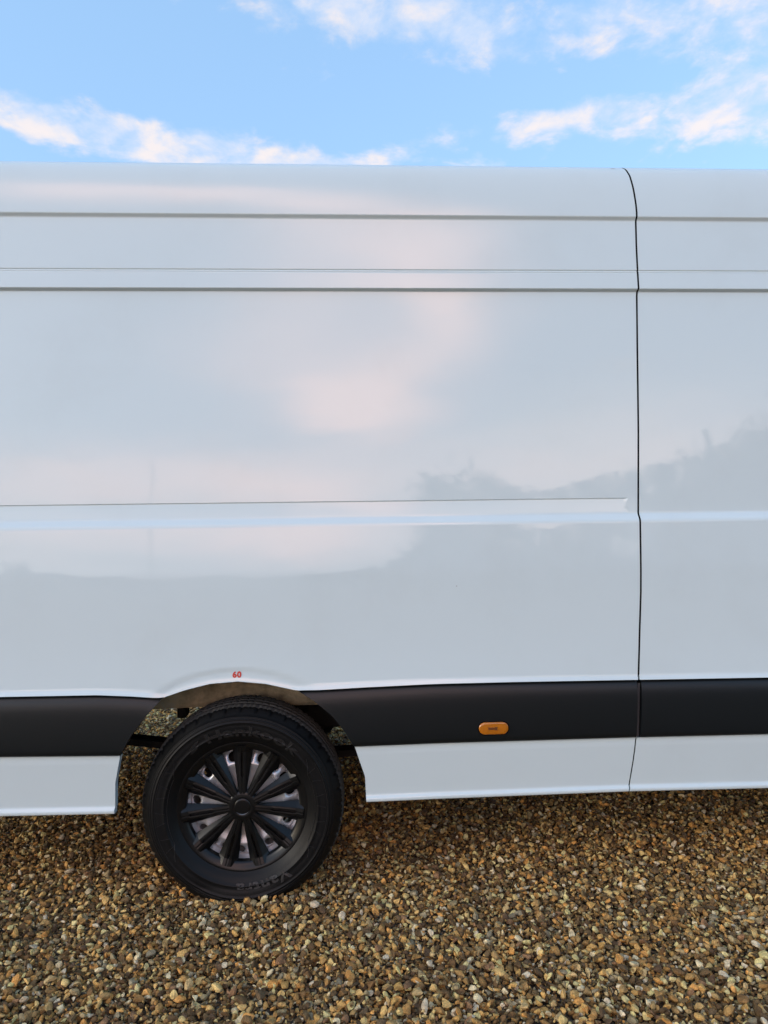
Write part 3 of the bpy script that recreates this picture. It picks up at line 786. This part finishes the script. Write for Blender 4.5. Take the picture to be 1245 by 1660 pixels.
# ------------------------------------------------------------------ gravel
def stone(seed):
    r = np.random.default_rng(seed); bm = bmesh.new(); bmesh.ops.create_icosphere(bm, subdivisions=2, radius=1.0)
    P = np.array([v.co[:] for v in bm.verts])
    P *= np.array([1.25, r.uniform(.62, .95), r.uniform(.34, .62)])
    for _ in range(r.integers(6, 11)):
        n = r.normal(size=3); n /= np.linalg.norm(n); h = r.uniform(.40, .72) * np.max(P @ n)
        d = P @ n - h; P = P - np.where(d > 0, d * r.uniform(.85, 1.0), 0)[:, None] * n
    a, b = r.uniform(0, 9, 2)
    P *= (1 + .07 * np.sin(P[:, :1] * 4.1 + a) * np.cos(P[:, 1:2] * 3.7 + b))
    for v, p in zip(bm.verts, P): v.co = p
    bmesh.ops.recalc_face_normals(bm, faces=bm.faces)
    me = bpy.data.meshes.new('pebble'); bm.to_mesh(me); bm.free()
    me.materials.append(M_STONE); me.polygons.foreach_set('use_smooth', [True] * len(me.polygons))
    me.set_sharp_from_angle(angle=R(26)) if hasattr(me, 'set_sharp_from_angle') else None
    return me
NV = 14
stones = [stone(100 + k) for k in range(NV)]
# single pebbles: the largest-looking ones close to the camera
peb = []
for i in range(300):
    y = -.80 + 0.62 * rng.random() ** 1.5; half_w = 1.05 + .42 * (y + .7)
    x = .48 + (rng.random() * 2 - 1) * (half_w + .05)
    o = bpy.data.objects.new('pebble', stones[i % NV]); COL.objects.link(o); o.parent = ground
    s = rng.uniform(.011, .0205)
    o.location = (x, y, rng.uniform(.013, .017)); o.rotation_euler = (rng.normal() * .35, rng.normal() * .35, rng.random() * 6.28); o.scale = (s, s, s)
    peb.append((x, y))
pts = []; scs = []; rots = []; var = []
def layer(sp, z0, z1, smin, smax, ymin, ymax, ext, flat=.5):
    ny = int((ymax - ymin) / sp)
    for iy in range(ny):
        y = ymin + iy * sp
        hw = 1.15 + .415 * (y + .75) + ext; xc = .48 - 0.0 * y
        nx = int(2 * hw / sp)
        xs = xc - hw + (np.arange(nx) + rng.random(nx)) * sp; yy = y + rng.random(nx) * sp
        keep = np.ones(nx, bool)
        # nothing inside the tyre footprint
        for wx in (0.0,): keep &= ~((np.abs(xs - wx) < .085) & (yy > .03) & (yy < .26))
        n = int(keep.sum())
        pts.append(np.stack([xs[keep], yy[keep], rng.uniform(z0, z1, n)], 1))
        s = smin + (smax - smin) * rng.random(n) ** 1.9
        scs.append(s); rots.append(np.stack([rng.normal(size=n) * flat, rng.normal(size=n) * flat, rng.random(n) * 6.283], 1)); var.append(rng.integers(0, NV, n))
layer(.0150, -.011, -.003, .0071, .0123, -1.05, 3.1, .35)
layer(.0172, .001, .011, .0053, .0180, -1.05, 3.1, .35, .55)
layer(.040, .008, .015, .0088, .0198, -1.05, 3.1, .35, .45)
pts = np.concatenate(pts); scs = np.concatenate(scs); rots = np.concatenate(rots); var = np.concatenate(var)
# gentle unevenness
pts[:, 2] += .004 * np.sin(pts[:, 0] * 5.1 + 1.3) * np.cos(pts[:, 1] * 4.3) + .003 * np.sin(pts[:, 0] * 11 + pts[:, 1] * 7)
gme = bpy.data.meshes.new('gravel'); gme.vertices.add(len(pts)); gme.vertices.foreach_set('co', pts.astype(np.float32).ravel())
a = gme.attributes.new('ssc', 'FLOAT', 'POINT'); a.data.foreach_set('value', scs.astype(np.float32))
a = gme.attributes.new('srot', 'FLOAT_VECTOR', 'POINT'); a.data.foreach_set('vector', rots.astype(np.float32).ravel())
a = gme.attributes.new('svar', 'INT', 'POINT'); a.data.foreach_set('value', var.astype(np.int32))
gravel = bpy.data.objects.new('gravel', gme); COL.objects.link(gravel); gravel['kind'] = 'stuff'
gravel['label'] = 'brown and golden flint gravel covering the ground under the van'
ng = bpy.data.node_groups.new('scatter_gravel', 'GeometryNodeTree')
ng.interface.new_socket('Geometry', in_out='INPUT', socket_type='NodeSocketGeometry'); ng.interface.new_socket('Geometry', in_out='OUTPUT', socket_type='NodeSocketGeometry')
q = G(ng); gi = q.new('NodeGroupInput'); go = q.new('NodeGroupOutput')
g2i = q.new('GeometryNodeGeometryToInstance'); 
firsts = [o for o in ground.children][:NV]
for o in reversed(firsts):
    oi = q.new('GeometryNodeObjectInfo', transform_space='ORIGINAL'); oi.inputs['Object'].default_value = o; oi.inputs['As Instance'].default_value = True
    q.l.new(oi.outputs['Geometry'], g2i.inputs[0]) if False else None
    o['_'] = 0; del o['_']
    if o is firsts[-1]: jg = q.new('GeometryNodeJoinGeometry')
    q.l.new(oi.outputs['Geometry'], jg.inputs[0])
iop = q.new('GeometryNodeInstanceOnPoints'); iop.inputs['Pick Instance'].default_value = True
def attr(nm, dt):
    n = q.new('GeometryNodeInputNamedAttribute', data_type=dt); n.inputs['Name'].default_value = nm
    return n.outputs[0]
q.l.new(gi.outputs[0], iop.inputs['Points']); q.l.new(jg.outputs[0], iop.inputs['Instance']); q.l.new(attr('svar', 'INT'), iop.inputs['Instance Index'])
e2r = q.new('FunctionNodeEulerToRotation'); q.l.new(attr('srot', 'FLOAT_VECTOR'), e2r.inputs[0]); q.l.new(e2r.outputs[0], iop.inputs['Rotation'])
q.l.new(attr('ssc', 'FLOAT'), iop.inputs['Scale']); q.l.new(iop.outputs[0], go.inputs[0])
md = gravel.modifiers.new('scatter', 'NODES'); md.node_group = ng
print('gravel points', len(pts))

# ------------------------------------------------------------------ trees behind the camera, mirrored in the paint
def tree(name, label, cat, x, y, h, w, mat_, kind, seed, n=5200, group=None, trunk_h=.3):
    r = np.random.default_rng(seed)
    t = thing(name, label, cat, (x, y, 0), group)
    bm = bmesh.new()
    tube(bm, [(0, 0, -.1), (.03, .02, h * .3), (-.05, .05, h * .65), (0, 0, h * .95)], [h * .028, h * .022, h * .012, h * .003], 9)
    for k in range(12):
        a = r.uniform(0, 6.28); z = h * r.uniform(trunk_h, .85); L = w * .42 * (1 - (z / h) * .6)
        tube(bm, [(0, 0, z), (L * .5 * math.cos(a), L * .5 * math.sin(a), z + L * .15), (L * math.cos(a), L * math.sin(a), z + L * .4)], [h * .009, h * .006, h * .002], 6)
    o = frombm('trunk', bm, M_BARK, None); o.parent = t
    # crown: clumps along an envelope, each clump a spray of leaf faces
    P = []; nc = 70 if kind == 'round' else 110
    for k in range(nc):
        a = r.uniform(0, 6.28)
        if kind == 'round':
            u = r.normal(size=3); u /= np.linalg.norm(u); rad = r.uniform(.55, 1.0)
            c = np.array([u[0] * w / 2 * rad, u[1] * w / 2 * rad, h * .62 + u[2] * h * .36 * rad]); sz = w * r.uniform(.07, .13); dirn = u
        else:
            zt = r.random() ** .8; c_r = w / 2 * (1 - zt * .82) * r.uniform(.5, 1.05)
            c = np.array([math.cos(a) * c_r, math.sin(a) * c_r, h * (trunk_h * .4 + zt * (1 - trunk_h * .4) * .98)]); sz = w * r.uniform(.05, .10)
            dirn = np.array([math.cos(a), math.sin(a), .45])
        m = max(10, n // nc)
        d = r.normal(size=(m, 3)) * sz * np.array([1, 1, .6]) + dirn * (r.random((m, 1)) ** 2) * sz * 2.2
        P.append(c + d)
    P = np.concatenate(P); P[:, 2] = np.maximum(P[:, 2], h * trunk_h * .35)
    m = len(P); ls = h * (.020 if kind == 'round' else .016)
    e1 = r.normal(size=(m, 3)); e1 /= np.linalg.norm(e1, axis=1)[:, None]; e2 = np.cross(e1, r.normal(size=(m, 3))); e2 /= np.linalg.norm(e2, axis=1)[:, None]
    s1 = (r.uniform(.7, 1.6, (m, 1)) * ls); s2 = s1 * r.uniform(.35, .7, (m, 1))
    V = np.stack([P - e1 * s1, P + e2 * s2, P + e1 * s1, P - e2 * s2], 1).reshape(-1, 3)
    me = bpy.data.meshes.new('crown'); me.from_pydata(V.tolist(), [], np.arange(m * 4).reshape(m, 4).tolist()); me.update(); me.materials.append(mat_)
    o = bpy.data.objects.new('crown', me); COL.objects.link(o); o.parent = t
    return t
YT = -28.0
GRP = 'dark trees across the field, mirrored in the white paint'
tree('conifer_tree', 'tall spreading conifer beside the pole, mirrored right of the seam', 'tree', 19.2, YT - .5, 7.6, 7.5, M_CONIFER, 'cone', 1, 9000, GRP, .05)
tree('conifer_tree', 'broad ragged conifer at the edge, mirrored far right of the seam', 'tree', 22.5, YT - 1.5, 8.0, 8.0, M_CONIFER, 'round', 2, 8000, GRP, .05)
tree('conifer_tree', 'lower conifer leaning left of the pole, mirrored just right of the seam', 'tree', 16.2, YT + .4, 6.3, 4.8, M_CONIFER, 'cone', 3, 6000, GRP, .05)
tree('broadleaf_tree', 'rounded broadleaf tree alone, mirrored in the middle of the long panel', 'tree', 4.9, YT, 5.75, 3.4, M_BROAD, 'round', 4, 5200, GRP)
tree('broadleaf_tree', 'slimmer feathery tree touching the rounded one, mirrored mid panel', 'tree', 7.2, YT - 1, 5.9, 2.8, M_BROAD, 'round', 5, 4200, GRP)
tree('broadleaf_tree', 'small bushy tree with a gap in its crown, mirrored left of the seam', 'tree', 12.5, YT, 5.7, 2.6, M_BROAD, 'round', 6, 3600, GRP)
tree('conifer_tree', 'small pointed conifer, mirrored left of the bushy tree by the seam', 'tree', 11.0, YT - .6, 5.4, 2.2, M_CONIFER, 'cone', 7, 3400, GRP, .1)
tree('conifer_tree', 'young pointed conifer, mirrored just right of the seam', 'tree', 14.3, YT + .2, 5.7, 2.0, M_CONIFER, 'cone', 8, 3000, GRP, .1)
def pole(label, x, h, r):
    t = thing('utility_pole', label, 'pole', (x, YT + .6, 0))
    bm = bmesh.new(); tube(bm, [(0, 0, -.2), (0, 0, h)], [r, r * .9], 12); o = frombm('post', bm, M_POLE, None); o.parent = t
    bm = bmesh.new(); tube(bm, [(0, 0, h), (0, 0, h + .06), (0, 0, h + .12)], [r * 1.25, r * 1.2, r * .3], 12); o = frombm('post_cap', bm, M_POLE, None); o.parent = t
pole('thick pole standing among the conifers, mirrored right of the seam', 16.25, 7.75, .13)
pole('thin lone pole in the open field, mirrored over the left of the van', -7.95, 6.25, .035)
def hedge(name, label, cat, x0, x1, y, h, seed, n, ramp=1.5):
    r = np.random.default_rng(seed); x = r.uniform(x0, x1, n)
    top = h * (.78 + .16 * np.sin(x * .45 + seed) + .10 * np.sin(x * 1.7) + .06 * np.sin(x * 4.3))
    top *= np.clip(np.minimum((x - x0) / ramp, (x1 - x) / ramp), .04, 1) ** .7
    P = np.stack([x, y + r.normal(size=n) * .8, r.random(n) ** .6 * top], 1)
    e1 = r.normal(size=(n, 3)); e1 /= np.linalg.norm(e1, axis=1)[:, None]; e2 = np.cross(e1, r.normal(size=(n, 3))); e2 /= np.linalg.norm(e2, axis=1)[:, None]
    s1 = r.uniform(.1, .24, (n, 1)) * max(.6, h / 4); V = np.stack([P - e1 * s1, P + e2 * s1 * .6, P + e1 * s1, P - e2 * s1 * .6], 1).reshape(-1, 3)
    me = bpy.data.meshes.new(name); me.from_pydata(V.tolist(), [], np.arange(n * 4).reshape(n, 4).tolist()); me.update(); me.materials.append(M_HEDGE)
    o = bpy.data.objects.new(name, me); COL.objects.link(o); o['label'] = label; o['category'] = cat
    return o
hedge('hedge', 'long low hedge joining the trees, mirrored along the swage pocket', 'hedge', 7.0, 17.0, YT - 2.5, 4.5, 11, 12000, 2.5)
hedge('hedge', 'distant hedge across the open field, mirrored at the left of the long panel', 'hedge', -44, -14, -52, 5.6, 12, 9000, 9.0)
hedge('hedge', 'far low hedge behind the single tree, mirrored mid panel', 'hedge', -4, 44, -50, 7.4, 13, 10000, 12.0)
